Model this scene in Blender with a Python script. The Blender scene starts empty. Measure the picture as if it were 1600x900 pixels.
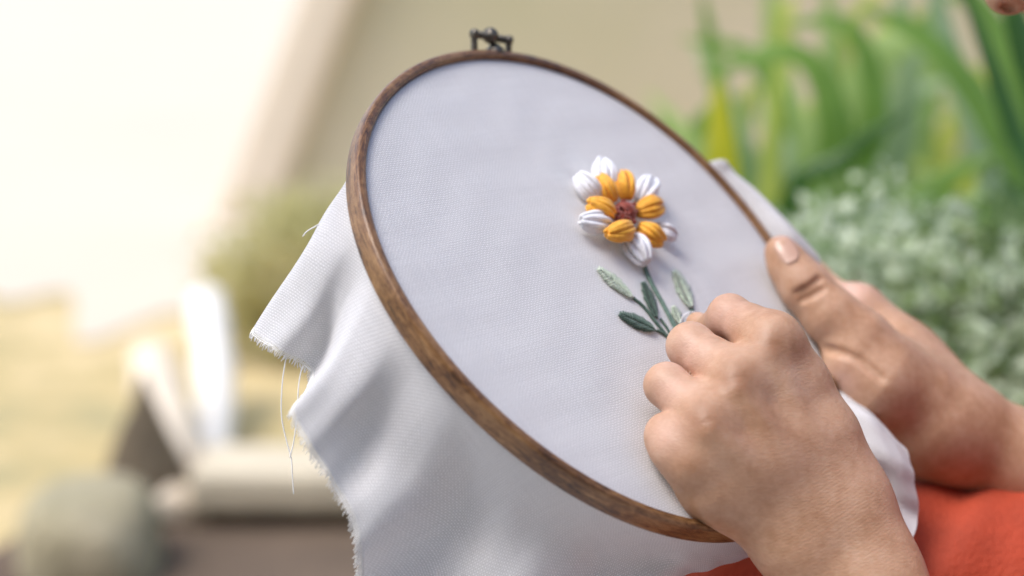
import bpy, math, random
import numpy as np
from mathutils import Vector
random.seed(7); rng = np.random.default_rng(7)
scene = bpy.context.scene
COL = scene.collection
R = math.radians

# ------------------------------------------------------------------ camera
LENS = 65.0
FPX = 1600 * LENS / 36.0
PITCH = R(12)
CAM = np.array([0.0, 0.0, 0.95])
cam_d = bpy.data.cameras.new('camera'); cam = bpy.data.objects.new('camera', cam_d); COL.objects.link(cam)
cam_d.lens = LENS; cam_d.sensor_width = 36; cam_d.clip_start = 0.05; cam_d.clip_end = 500
cam.location = CAM; cam.rotation_euler = (R(90) - PITCH, 0, 0)
cam_d.dof.use_dof = True; cam_d.dof.focus_distance = 0.915; cam_d.dof.aperture_fstop = 3.1
scene.camera = cam

# ------------------------------------------------------------------ light
SUN_DIR = Vector((-0.42, -0.18, 0.89)).normalized()
SUN_EL = math.asin(SUN_DIR.z); SUN_AZ = math.atan2(SUN_DIR.x, SUN_DIR.y)
world = bpy.data.worlds.new('World'); scene.world = world; world.use_nodes = True
wn = world.node_tree; wn.nodes.clear()
sky = wn.nodes.new('ShaderNodeTexSky'); sky.sky_type = 'NISHITA'; sky.sun_disc = False
sky.sun_elevation = SUN_EL; sky.sun_rotation = SUN_AZ
sky.air_density = 1.0; sky.dust_density = 2.0; sky.ozone_density = 0.6
bg = wn.nodes.new('ShaderNodeBackground'); bg.inputs[1].default_value = 0.15
wo = wn.nodes.new('ShaderNodeOutputWorld')
wn.links.new(sky.outputs[0], bg.inputs[0]); wn.links.new(bg.outputs[0], wo.inputs[0])
sun_d = bpy.data.lights.new('sun', 'SUN'); sun_d.energy = 1.4; sun_d.angle = R(28); sun_d.color = (1.0, 0.965, 0.92)
sun = bpy.data.objects.new('sun', sun_d); COL.objects.link(sun)
sun.rotation_euler = SUN_DIR.to_track_quat('Z', 'Y').to_euler(); sun.location = (-3, -2, 5)
scene.view_settings.view_transform = 'Standard'; scene.view_settings.look = 'None'
scene.view_settings.exposure = 0.93; scene.view_settings.gamma = 1.0
scene.render.engine = 'CYCLES'
scene.cycles.use_denoising = True
scene.cycles.max_bounces = 8

# ------------------------------------------------------------------ coordinates
FW = np.array([0, math.cos(PITCH), -math.sin(PITCH)]); UP = np.array([0, math.sin(PITCH), math.cos(PITCH)]); RT = np.array([1.0, 0, 0])
def W(p):
    """camera metres (x right, y down, z forward) -> world"""
    p = np.asarray(p, float)
    return CAM + p[..., 0:1] * RT + p[..., 2:3] * FW - p[..., 1:2] * UP
def D(v):
    v = np.asarray(v, float)
    return v[..., 0:1] * RT + v[..., 2:3] * FW - v[..., 1:2] * UP
def Cc(px, py, z):
    return np.array([(px - 800) / FPX * z, (py - 450) / FPX * z, z])
def P(px, py, z):
    return W(Cc(px, py, z))
def ground(px, py, h=0.0):
    d = D(np.array([(px - 800) / FPX, (py - 450) / FPX, 1.0])); t = (h - CAM[2]) / d[2]
    return CAM + d * t

# ------------------------------------------------------------------ object helpers
def thing(name, label, cat, loc=(0, 0, 0), group=None):
    o = bpy.data.objects.new(name, None); COL.objects.link(o); o.location = loc; o.empty_display_size = .05
    o['label'] = label; o['category'] = cat
    if group: o['group'] = group
    return o
def origin(o):
    v = Vector((0, 0, 0))
    while o is not None:
        v = v + o.location; o = o.parent
    return np.array(v)
def mesh(name, v, f, mat, parent=None, smooth=True, uv=None, loc=None, kind=None, label=None):
    v = np.asarray(v, float)
    base = origin(parent) if parent is not None else np.zeros(3)
    lo = np.asarray(loc, float) if loc is not None else base
    me = bpy.data.meshes.new(name)
    me.from_pydata((v - lo).tolist(), [], [tuple(int(i) for i in q) for q in f] if not isinstance(f, np.ndarray) else f.tolist())
    me.update()
    if smooth: me.shade_smooth()
    if uv is not None:
        l = me.uv_layers.new(name='UVMap'); li = np.zeros(len(me.loops), dtype=np.int32); me.loops.foreach_get('vertex_index', li)
        l.data.foreach_set('uv', np.asarray(uv, np.float32)[li].ravel())
    if mat is not None: me.materials.append(mat)
    o = bpy.data.objects.new(name, me); COL.objects.link(o)
    o.location = Vector((lo - base).tolist())
    if parent is not None: o.parent = parent
    if kind: o['kind'] = kind
    if label: o['label'] = label
    return o
def fattr(o, name, vals):
    a = o.data.attributes.new(name, 'FLOAT', 'POINT'); a.data.foreach_set('value', np.asarray(vals, np.float32))

class MB:
    def __init__(s): s.v = []; s.f = []; s.n = 0; s.uv = []
    def add(s, v, f, uv=None):
        v = np.asarray(v, float); s.v.append(v); s.f += [tuple(i + s.n for i in q) for q in f]; s.n += len(v)
        s.uv.append(np.zeros((len(v), 2)) if uv is None else np.asarray(uv))
    def build(s, name, mat, parent=None, **k):
        return mesh(name, np.vstack(s.v), s.f, mat, parent, uv=np.vstack(s.uv), **k)

def frame_along(pts):
    pts = np.asarray(pts, float); t = np.gradient(pts, axis=0); t /= np.linalg.norm(t, axis=1)[:, None] + 1e-12
    n = np.zeros_like(t); a = np.array([0, 0, 1.0]) if abs(t[0][2]) < .8 else np.array([1.0, 0, 0])
    n[0] = np.cross(t[0], a); n[0] /= np.linalg.norm(n[0])
    for i in range(1, len(pts)):
        q = n[i - 1] - t[i] * (n[i - 1] @ t[i]); n[i] = q / (np.linalg.norm(q) + 1e-12)
    return t, n, np.cross(t, n)
def tube(pts, r, k=6, cap=True):
    pts = np.asarray(pts, float); m = len(pts); r = np.broadcast_to(np.asarray(r, float), (m,))
    t, n, b = frame_along(pts); a = np.linspace(0, 2 * np.pi, k, endpoint=False)
    v = pts[:, None, :] + r[:, None, None] * (np.cos(a)[None, :, None] * n[:, None, :] + np.sin(a)[None, :, None] * b[:, None, :])
    L = np.r_[0, np.cumsum(np.linalg.norm(np.diff(pts, axis=0), axis=1))]
    uv = np.stack([np.repeat(L, k), np.tile(a, m)], 1)
    f = [(i * k + j, i * k + (j + 1) % k, (i + 1) * k + (j + 1) % k, (i + 1) * k + j) for i in range(m - 1) for j in range(k)]
    if cap: f += [tuple(range(k))[::-1], tuple(range((m - 1) * k, m * k))]
    return v.reshape(-1, 3), f, uv
def crom(pts, n):
    pts = np.asarray(pts, float); m = len(pts); q = np.vstack([2 * pts[0] - pts[1], pts, 2 * pts[-1] - pts[-2]])
    out = []
    for u in np.linspace(0, m - 1, n):
        i = min(int(u), m - 2); t = u - i; a, b, c, d = q[i], q[i + 1], q[i + 2], q[i + 3]
        out.append(.5 * (2 * b + (c - a) * t + (2 * a - 5 * b + 4 * c - d) * t * t + (3 * b - a - 3 * c + d) * t ** 3))
    return np.array(out)
def box(c, s, rz=0):
    c = np.asarray(c, float); x, y, z = np.asarray(s, float) / 2
    v = np.array([(-x, -y, -z), (x, -y, -z), (x, y, -z), (-x, y, -z), (-x, -y, z), (x, -y, z), (x, y, z), (-x, y, z)])
    ca, sa = math.cos(rz), math.sin(rz); v = np.stack([v[:, 0] * ca - v[:, 1] * sa, v[:, 0] * sa + v[:, 1] * ca, v[:, 2]], 1)
    return v + c, [(0, 3, 2, 1), (4, 5, 6, 7), (0, 1, 5, 4), (1, 2, 6, 5), (2, 3, 7, 6), (3, 0, 4, 7)]
def bevel(o, w, seg=2):
    m = o.modifiers.new('bevel', 'BEVEL'); m.width = w; m.segments = seg; m.limit_method = 'ANGLE'; return o

# ------------------------------------------------------------------ materials
def mat(name):
    m = bpy.data.materials.new(name); m.use_nodes = True; n = m.node_tree
    b = n.nodes.get('Principled BSDF'); return m, n, b
def nd(n, t, **k):
    x = n.nodes.new(t)
    for a, v in k.items(): setattr(x, a, v)
    return x
def ramp(n, stops):
    r = nd(n, 'ShaderNodeValToRGB'); e = r.color_ramp.elements
    while len(e) < len(stops): e.new(.5)
    for x, (p, c) in zip(e, stops): x.position = p; x.color = (*c, 1)
    return r
def coords(n, scale=(1, 1, 1), kind='Object'):
    t = nd(n, 'ShaderNodeTexCoord'); m = nd(n, 'ShaderNodeMapping'); m.inputs['Scale'].default_value = scale
    n.links.new(t.outputs[kind], m.inputs[0]); return m.outputs[0]
def noise(n, co, scale, detail=4, rough=.55):
    x = nd(n, 'ShaderNodeTexNoise'); x.inputs['Scale'].default_value = scale; x.inputs['Detail'].default_value = detail; x.inputs['Roughness'].default_value = rough
    n.links.new(co, x.inputs['Vector']); return x
def bump(n, b, h, strength, dist):
    x = nd(n, 'ShaderNodeBump'); x.inputs['Strength'].default_value = strength; x.inputs['Distance'].default_value = dist
    n.links.new(h, x.inputs['Height']); n.links.new(x.outputs[0], b.inputs['Normal']); return x
def math_(n, op, a, b=None, c=None):
    x = nd(n, 'ShaderNodeMath', operation=op)
    for i, q in enumerate((a, b, c)):
        if q is None: continue
        if isinstance(q, (int, float)): x.inputs[i].default_value = q
        else: n.links.new(q, x.inputs[i])
    return x.outputs[0]
def simple(name, c, rough=.6, var=.25, scale=8, bmp=.2, bd=.002, c2=None):
    m, n, b = mat(name); co = coords(n); x = noise(n, co, scale)
    c2 = c2 or tuple(v * (1 - var) for v in c)
    r = ramp(n, [(.3, c2), (.7, c)]); n.links.new(x.outputs[0], r.inputs[0]); n.links.new(r.outputs[0], b.inputs['Base Color'])
    b.inputs['Roughness'].default_value = rough
    if bmp: bump(n, b, noise(n, co, scale * 6).outputs[0], bmp, bd)
    return m

def cloth_mat():
    m, n, b = mat('white_cotton')
    t = nd(n, 'ShaderNodeTexCoord'); s = nd(n, 'ShaderNodeSeparateXYZ'); 
    wob = noise(n, t.outputs['UV'], 90, 2); 
    n.links.new(t.outputs['UV'], s.inputs[0])
    w = math_(n, 'MULTIPLY', math_(n, 'SUBTRACT', wob.outputs[0], .5), 0.0022)
    u = math_(n, 'ADD', s.outputs[0], w); v = math_(n, 'ADD', s.outputs[1], w)
    K = math.pi / 0.00122
    a = math_(n, 'SINE', math_(n, 'MULTIPLY', u, K)); c = math_(n, 'SINE', math_(n, 'MULTIPLY', v, K))
    ab = math_(n, 'MULTIPLY', math_(n, 'ABSOLUTE', a), math_(n, 'ABSOLUTE', c))
    # over / under of a plain weave
    chk = math_(n, 'MULTIPLY', a, c)
    h = math_(n, 'ADD', math_(n, 'MULTIPLY', ab, .8), math_(n, 'MULTIPLY', chk, .25))
    # slubs: long thin noise along each thread direction
    mp = nd(n, 'ShaderNodeMapping'); mp.inputs['Scale'].default_value = (25, 700, 1); n.links.new(t.outputs['UV'], mp.inputs[0])
    s1 = noise(n, mp.outputs[0], 1, 2)
    mp2 = nd(n, 'ShaderNodeMapping'); mp2.inputs['Scale'].default_value = (700, 25, 1); n.links.new(t.outputs['UV'], mp2.inputs[0])
    s2 = noise(n, mp2.outputs[0], 1, 2)
    sl = math_(n, 'ADD', s1.outputs[0], s2.outputs[0])
    hh = math_(n, 'ADD', h, math_(n, 'MULTIPLY', sl, .28))
    mr = nd(n, 'ShaderNodeMapRange'); mr.inputs[1].default_value = .15; mr.inputs[2].default_value = 1.15; mr.inputs[3].default_value = 0; mr.inputs[4].default_value = 1
    n.links.new(hh, mr.inputs[0])
    r = ramp(n, [(0, (.49, .485, .49)), (1, (.86, .85, .865))]); n.links.new(mr.outputs[0], r.inputs[0])
    n.links.new(r.outputs[0], b.inputs['Base Color'])
    b.inputs['Roughness'].default_value = .85; b.inputs['Sheen Weight'].default_value = .15
    bump(n, b, hh, .7, .0003)
    tr = nd(n, 'ShaderNodeBsdfTranslucent'); tr.inputs[0].default_value = (.8, .8, .78, 1)
    mx = nd(n, 'ShaderNodeMixShader'); mx.inputs[0].default_value = .12
    o = n.nodes['Material Output']; n.links.new(b.outputs[0], mx.inputs[1]); n.links.new(tr.outputs[0], mx.inputs[2]); n.links.new(mx.outputs[0], o.inputs[0])
    return m
def wood_mat():
    m, n, b = mat('walnut_wood')
    t = nd(n, 'ShaderNodeTexCoord')
    def layer(sx, sy, det, dis, ro=.6):
        mp = nd(n, 'ShaderNodeMapping'); mp.inputs['Scale'].default_value = (sx, sy, 1); n.links.new(t.outputs['UV'], mp.inputs[0])
        x = noise(n, mp.outputs[0], 1.0, det, ro); x.inputs['Distortion'].default_value = dis; return x.outputs[0]
    blotch = layer(28, 45, 3, .6); grain = layer(48, 420, 6, 1.8, .65); fig = layer(90, 170, 4, 2.6); pore = layer(320, 2600, 2, .2)
    mixv = math_(n, 'ADD', math_(n, 'ADD', math_(n, 'MULTIPLY', blotch, .30), math_(n, 'MULTIPLY', grain, .42)), math_(n, 'ADD', math_(n, 'MULTIPLY', fig, .22), math_(n, 'MULTIPLY', pore, .16)))
    r = ramp(n, [(.43, (.018, .009, .005)), (.49, (.085, .037, .015)), (.55, (.18, .083, .029)), (.66, (.34, .19, .08))])
    n.links.new(mixv, r.inputs[0]); n.links.new(r.outputs[0], b.inputs['Base Color'])
    b.inputs['Roughness'].default_value = .33; b.inputs['Specular IOR Level'].default_value = .5
    bump(n, b, mixv, .6, .0009)
    return m
def thread_mat(name, c, c2, rough=.6):
    m, n, b = mat(name); t = nd(n, 'ShaderNodeTexCoord'); s = nd(n, 'ShaderNodeSeparateXYZ'); n.links.new(t.outputs['UV'], s.inputs[0])
    # plied thread: a helical ridge along each strand
    h = math_(n, 'SINE', math_(n, 'ADD', math_(n, 'MULTIPLY', s.outputs[0], 5200), math_(n, 'MULTIPLY', s.outputs[1], 2)))
    x = noise(n, coords(n), 420, 3)
    f = math_(n, 'ADD', math_(n, 'MULTIPLY', h, .12), x.outputs[0])
    r = ramp(n, [(.3, c2), (.62, c)]); n.links.new(f, r.inputs[0]); n.links.new(r.outputs[0], b.inputs['Base Color'])
    b.inputs['Roughness'].default_value = rough; b.inputs['Sheen Weight'].default_value = .25
    bump(n, b, h, .3, .0002); return m
def skin_mat():
    m, n, b = mat('skin')
    co = coords(n)
    x1 = noise(n, co, 38, 5, .6); x2 = noise(n, co, 230, 4, .6)
    f = math_(n, 'ADD', math_(n, 'MULTIPLY', x1.outputs[0], .7), math_(n, 'MULTIPLY', x2.outputs[0], .3))
    r = ramp(n, [(.36, (.42, .23, .13)), (.52, (.52, .31, .195)), (.70, (.60, .39, .27))]); n.links.new(f, r.inputs[0])
    at = nd(n, 'ShaderNodeAttribute', attribute_name='redness')
    mx = nd(n, 'ShaderNodeMix', data_type='RGBA'); n.links.new(at.outputs['Fac'], mx.inputs[0]); n.links.new(r.outputs[0], mx.inputs[6]); mx.inputs[7].default_value = (.25, .105, .045, 1)
    at2 = nd(n, 'ShaderNodeAttribute', attribute_name='pale')
    mx2 = nd(n, 'ShaderNodeMix', data_type='RGBA'); n.links.new(at2.outputs['Fac'], mx2.inputs[0]); n.links.new(mx.outputs[2], mx2.inputs[6]); mx2.inputs[7].default_value = (.72, .47, .39, 1)
    n.links.new(mx2.outputs[2], b.inputs['Base Color'])
    b.inputs['Roughness'].default_value = .47; b.inputs['Specular IOR Level'].default_value = .4
    b.inputs['Subsurface Weight'].default_value = .18; b.inputs['Subsurface Radius'].default_value = (1, .35, .18); b.inputs['Subsurface Scale'].default_value = .004
    # skin lines: two crossing sets of fine furrows + pores
    mp = nd(n, 'ShaderNodeMapping'); mp.inputs['Rotation'].default_value = (.3, .75, .2); mp.inputs['Scale'].default_value = (1, 1, 4.5)
    n.links.new(co, mp.inputs[0]); l1 = noise(n, mp.outputs[0], 260, 4, .65)
    vor = nd(n, 'ShaderNodeTexVoronoi'); vor.inputs['Scale'].default_value = 620; n.links.new(co, vor.inputs['Vector'])
    vor2 = nd(n, 'ShaderNodeTexVoronoi', feature='DISTANCE_TO_EDGE'); vor2.inputs['Scale'].default_value = 420
    mp3 = nd(n, 'ShaderNodeMapping'); mp3.inputs['Rotation'].default_value = (0, .5, 0); mp3.inputs['Scale'].default_value = (.45, 1, 1.35); n.links.new(co, mp3.inputs[0]); n.links.new(mp3.outputs[0], vor2.inputs['Vector'])
    edge = math_(n, 'MINIMUM', math_(n, 'MULTIPLY', vor2.outputs[0], 4), 1.0)
    aw = nd(n, 'ShaderNodeAttribute', attribute_name='wrinkle')
    # wrist furrows run across the arm
    mp4 = nd(n, 'ShaderNodeMapping'); mp4.inputs['Rotation'].default_value = (0, R(28), 0); n.links.new(co, mp4.inputs[0])
    wv = nd(n, 'ShaderNodeTexWave', wave_type='BANDS', bands_direction='Z'); wv.inputs['Scale'].default_value = 190; wv.inputs['Distortion'].default_value = 6; wv.inputs['Detail'].default_value = 4; wv.inputs['Detail Scale'].default_value = .55; wv.inputs['Detail Roughness'].default_value = .7
    n.links.new(mp4.outputs[0], wv.inputs[0])
    h = math_(n, 'ADD', math_(n, 'MULTIPLY', l1.outputs[0], .45), math_(n, 'ADD', math_(n, 'MULTIPLY', vor.outputs[0], .22), math_(n, 'MULTIPLY', edge, .30)))
    h = math_(n, 'ADD', h, math_(n, 'MULTIPLY', math_(n, 'MULTIPLY', wv.outputs['Fac'], aw.outputs['Fac']), .26))
    bump(n, b, h, .3, .0006)
    return m
def leaf_mat(name, c, c2, trans=.35, rough=.45, stripe=0):
    m, n, b = mat(name); co = coords(n); x = noise(n, co, 9, 3); r = ramp(n, [(.35, c2), (.65, c)]); n.links.new(x.outputs[0], r.inputs[0])
    n.links.new(r.outputs[0], b.inputs['Base Color']); b.inputs['Roughness'].default_value = rough
    tr = nd(n, 'ShaderNodeBsdfTranslucent'); n.links.new(r.outputs[0], tr.inputs[0])
    mx = nd(n, 'ShaderNodeMixShader'); mx.inputs[0].default_value = trans; o = n.nodes['Material Output']
    n.links.new(b.outputs[0], mx.inputs[1]); n.links.new(tr.outputs[0], mx.inputs[2]); n.links.new(mx.outputs[0], o.inputs[0]); return m
M_CLOTH = cloth_mat(); M_WOOD = wood_mat(); M_SKIN = skin_mat()
M_FRAY = simple('frayed_thread', (.86, .85, .82), .8, .06, 30, 0)
M_BRONZE, n_, b_ = mat('aged_bronze'); b_.inputs['Metallic'].default_value = .9; b_.inputs['Roughness'].default_value = .42
r_ = ramp(n_, [(.35, (.06, .052, .042)), (.7, (.2, .18, .15))]); n_.links.new(noise(n_, coords(n_), 350).outputs[0], r_.inputs[0]); n_.links.new(r_.outputs[0], b_.inputs['Base Color'])
M_TW = thread_mat('white_thread', (.88, .88, .9), (.74, .74, .78)); M_TY = thread_mat('yellow_thread', (.93, .47, .035), (.74, .30, .012))
M_TR = thread_mat('rust_thread', (.30, .04, .014), (.13, .016, .007)); M_TG = thread_mat('dark_green_thread', (.07, .13, .095), (.03, .07, .05))
M_TP = thread_mat('pale_green_thread', (.60, .67, .55), (.36, .45, .34)); M_TS = thread_mat('stem_green_thread', (.13, .22, .17), (.07, .13, .10))
M_TROUSER = simple('orange_red_cotton', (.48, .062, .022), .8, .22, 45, .5, .0022)
M_BLOUSE = simple('rust_red_cotton', (.5, .07, .03), .85, .15, 60, .3, .001)
M_HAIR = simple('dark_hair', (.025, .017, .012), .4, .4, 90, .4, .002)
M_NAIL = simple('nail', (.55, .34, .25), .3, .08, 40, 0)

# ------------------------------------------------------------------ setting (behind the focus: blurred by the lens)
def ground_mat():
    m, n, b = mat('sandy_ground'); co = coords(n); x = noise(n, co, 1.4, 5, .6); y = noise(n, co, 14, 6, .65)
    f = math_(n, 'ADD', math_(n, 'MULTIPLY', x.outputs[0], .7), math_(n, 'MULTIPLY', y.outputs[0], .3))
    r = ramp(n, [(.36, (.30, .28, .15)), (.47, (.50, .39, .18)), (.58, (.68, .53, .29)), (.75, (.80, .67, .43))]); n.links.new(f, r.inputs[0])
    n.links.new(r.outputs[0], b.inputs['Base Color']); b.inputs['Roughness'].default_value = .95; bump(n, b, y.outputs[0], .6, .02); return m
def sheet(name, pts, z, m, kind='structure'):
    v = [(x, y, z) for x, y in pts]; return mesh(name, v, [tuple(range(len(v)))], m, None, smooth=False, kind=kind)
sheet('ground', [(-30, -20), (30, -20), (30, 40), (-30, 40)], 0, ground_mat())
g0 = ground(240, 905); g1 = ground(600, 838)
M_SOIL = simple('damp_soil', (.15, .105, .07), .95, .35, 5, .6, .02)
M_BLOCKER = simple('brown_light_blocker', (.20, .16, .12), .9, .15, 2, .3, .01)
v, f = box((0, -1.6, 1.5), (9, .2, 3)); mesh('added_light_blocker', v, f, M_BLOCKER, None, smooth=False, kind='structure')  # unseen wall added behind the camera to cut sky light from the front
sheet('soil_bed', [(-1.05, 1.6), (4, 1.6), (4, 2.75), (-.72, 2.75)], .004, M_SOIL)
sheet('added_bounce_sheet', [(-3, -1.4), (4, -1.4), (4, 1.6), (-1.05, 1.6), (-3, .9)], .008, simple('grey_bounce_sheet', (.50, .49, .47), .9, .15, 4, .3, .006))  # unseen grey sheet added to swap yellow ground bounce for neutral light

M_WHITEWALL = simple('white_render', (.86, .83, .77), .9, .05, 1.5, .3, .01)
M_PEACH = simple('peach_render', (.78, .66, .51), .9, .08, 1.5, .3, .01)
M_BEIGE = simple('beige_render', (.62, .53, .40), .9, .22, 1.1, .3, .01, c2=(.52, .47, .30))
def wall_thing(name, label, x0, x1, y, h, th, m, rz=0, lean=0.0):
    t = thing(name, label, 'wall', ((x0 + x1) / 2, y, 0))
    a, b = (x0 - x1) / 2, (x1 - x0) / 2
    sl_ = 1.05; v = np.array([(a, -th / 2, 0), (b - lean, -th / 2, 0), (b - lean, th / 2, 0), (a, th / 2, 0), (a + sl_, -th / 2, h), (b + lean, -th / 2, h), (b + lean, th / 2, h), (a + sl_, th / 2, h)])
    c, s = math.cos(rz), math.sin(rz); v = np.stack([v[:, 0] * c - v[:, 1] * s, v[:, 0] * s + v[:, 1] * c, v[:, 2]], 1) + np.array(t.location)
    o = mesh('wall_face', v, [(0, 3, 2, 1), (4, 5, 6, 7), (0, 1, 5, 4), (1, 2, 6, 5), (2, 3, 7, 6), (3, 0, 4, 7)], m, t, smooth=False)
    bevel(o, .02)
    v2 = np.array([(a - .16, -th * .9, 0), (a + .02, -th * .9, 0), (a + .02, th * .9, 0), (a - .16, th * .9, 0), (a - .14 + sl_, -th * .9, h), (a + .02 + sl_, -th * .9, h), (a + .02 + sl_, th * .9, h), (a - .14 + sl_, th * .9, h)]) + np.array(t.location)
    bevel(mesh('sloping_pier', v2, [(0, 3, 2, 1), (4, 5, 6, 7), (0, 1, 5, 4), (1, 2, 6, 5), (2, 3, 7, 6), (3, 0, 4, 7)], M_PEACH, t, smooth=False), .03); return t
wall_thing('garden_wall', 'plain beige rendered wall standing behind the hoop and the leafy plants', -.74, 9, 5.6, 2.6, .2, M_BEIGE, lean=0)
M_PATIO = simple('white_paving', (.66, .57, .44), .85, .06, .9, .2, .01)
sheet('patio', [(-14, 4.05)] + [(x_, 4.2 + .22 * math.sin(x_ * 9) + .14 * math.sin(x_ * 23 + 1)) for x_ in np.linspace(-3, -.3, 60)] + [(-.15, 4.15), (-.15, 5.45), (9, 5.45), (9, 60), (-30, 60), (-30, 4.15)], .006, M_PATIO)

def rock(name, label, loc, r, seed, m, taper=0):
    import bmesh
    bm = bmesh.new(); bmesh.ops.create_icosphere(bm, subdivisions=4, radius=1)
    q = np.random.default_rng(seed); ph = q.uniform(0, 6, (6, 3)); fr = q.uniform(.8, 2.6, (6, 3))
    for v in bm.verts:
        p = np.array(v.co); d = 1 + .07 * sum(math.sin(fr[i] @ p * 1.6 + ph[i, 0]) for i in range(6)) / 1.5
        p = np.sign(p) * np.abs(p) ** .8 * d; p[:2] *= 1 - taper * (p[2] + 1) / 2; v.co = Vector((p * np.array(r)).tolist())
    v = np.array([tuple(x.co) for x in bm.verts]) + np.asarray(loc); f = [tuple(x.index for x in y.verts) for y in bm.faces]; bm.free()
    o = mesh(name, v, f, m, None, loc=loc); o['label'] = label; o['category'] = 'rock'; return o
M_ROCK = simple('mossy_stone', (.42, .36, .24), .9, .3, 6, .6, .02, c2=(.30, .27, .16))
b0 = ground(120, 930); rock('boulder', 'rounded grey green boulder on the ground at the lower left', (b0[0], b0[1] + .1, .035), (.105, .12, .10), 3, M_ROCK)
M_DARKROCK = simple('dark_stone', (.20, .155, .10), .9, .4, 7, .6, .02)
b1 = ground(192, 850); rock('pointed_stone', 'dark pointed stone between the boulder and the pale post', (b1[0] + .015, b1[1] + .12, .08), (.10, .07, .14), 9, M_DARKROCK, .85)
# pale leaning post
def post(name, label, a, b, ra, rb, m, cat):
    pts = crom([a, (np.array(a) + b) / 2 + np.array([.012, 0, 0]), b], 14); v, f, uv = tube(pts, np.linspace(ra, rb, 14) * (1 + .1 * np.sin(np.arange(14) * 1.9)), 14)
    o = mesh(name, v, f, m, None, loc=a); o['label'] = label; o['category'] = cat; return o
M_PALE = simple('bleached_wood', (.82, .70, .54), .85, .15, 10, .4, .006)
p0 = ground(268, 822); post('wooden_post', 'bleached leaning wooden post beside the dark stone', p0, P(236, 560, p0[1] + .50), .052, .040, M_PALE, 'post')
p1 = ground(330, 730); post('white_post', 'short white painted post behind the leaning wooden post', p1, P(322, 470, 3.5), .034, .036, M_WHITEWALL, 'post')
# stone step with a shadowed gap below
M_STEP = simple('sandstone', (.66, .57, .41), .85, .2, 6, .4, .01)
st = ground(330, 845); stp = thing('stone_bench', 'low sandstone slab on two feet beside the hanging cloth', 'bench', (st[0] + .45, st[1] + .15, 0))
zt = .092
v, f = box((st[0] + .45, st[1] + .12, zt - .031), (.98, .17, .062)); bevel(mesh('slab', v, f, M_STEP, stp, smooth=False), .012)
for k in (.09, .8):
    v, f = box((st[0] + k, st[1] + .17, .03), (.09, .12, .058)); bevel(mesh('foot', v, f, M_DARKROCK, stp, smooth=False), .01)

# ---- plants
def blade(name, pts, w, m, parent, label=None, n=18, twist=0.0):
    pts = crom(pts, n); t = np.gradient(pts, axis=0); t /= np.linalg.norm(t, axis=1)[:, None]
    view = pts - CAM; view /= np.linalg.norm(view, axis=1)[:, None]
    s = np.cross(t, np.array([0, .55, .83]) * np.ones_like(t) + .5 * np.cross(t, np.array([1.0, 0, 0]))); s = np.cross(t, -np.array([0.25, -.75, .6])); s /= np.linalg.norm(s, axis=1)[:, None] + 1e-9
    up = np.cross(s, t); u = np.linspace(0, 1, n); prof = w * np.clip(np.minimum(.55 + 2.2 * u, 1), 0, 1) * (1 - u ** 3.2) ** .8 + .0008
    s = s * np.cos(twist * u)[:, None] + up * np.sin(twist * u)[:, None]; up = np.cross(s, t)
    rows = [pts - s * prof[:, None] / 2 + up * prof[:, None] * .10, pts - up * prof[:, None] * .05, pts + s * prof[:, None] / 2 + up * prof[:, None] * .10]
    v = np.stack(rows, 1).reshape(-1, 3)
    f = [(i * 3 + j, i * 3 + j + 1, (i + 1) * 3 + j + 1, (i + 1) * 3 + j) for i in range(n - 1) for j in range(2)]
    return mesh(name, v, f, m, parent, label=label)
ML = [leaf_mat('leaf_mid_green', (.25, .42, .08), (.17, .31, .05), .5), leaf_mat('leaf_dark_green', (.045, .13, .012), (.03, .09, .01), .25),
      leaf_mat('leaf_light_green', (.44, .57, .20), (.33, .49, .14), .5), leaf_mat('leaf_yellow', (.62, .56, .015), (.46, .48, .02), .5),
      leaf_mat('leaf_grey_green', (.44, .56, .33), (.34, .46, .24), .5), leaf_mat('leaf_yellow_green', (.60, .66, .14), (.46, .56, .11), .5)]
def strap_plant(label, base_px, dist, leaves, group):
    b = P(base_px, 700, dist); b = np.array([b[0], b[1], 0.0])
    t = thing('strap_leaf_plant', label, 'plant', b, group)
    for (mi, w, pts) in leaves:
        q = [b + np.array([random.uniform(-.05, .05), random.uniform(-.04, .04), 0.02])] + [P(*p) for p in pts]
        blade('leaf', q, w, ML[mi], t)
    return t
GR = 'strap leaved plants behind the hands'
strap_plant('strap leaved plant with two bright yellow blades just behind the hoop edge', 1150, 2.0, [
    (3, .048, [(1130, 520, 2.0), (1130, 260, 2.0), (1122, 120, 2.05)]), (5, .036, [(1195, 540, 2.05), (1202, 300, 2.05), (1222, 60, 2.1)]),
    (0, .035, [(1090, 520, 2.05), (1075, 300, 2.05), (1030, 170, 2.1)]), (2, .030, [(1060, 540, 2.1), (1030, 330, 2.1), (985, 250, 2.12)]),
    (0, .034, [(1165, 540, 2.15), (1150, 300, 2.15), (1118, 100, 2.2), (1095, -20, 2.2)]), (2, .034, [(1240, 520, 2.1), (1260, 260, 2.1), (1230, 100, 2.15)]),
    (2, .036, [(1130, 420, 2.3), (1080, 230, 2.3), (1010, 140, 2.35)]), (4, .034, [(1190, 420, 2.3), (1160, 210, 2.3), (1080, 60, 2.35)])], GR)
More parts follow.
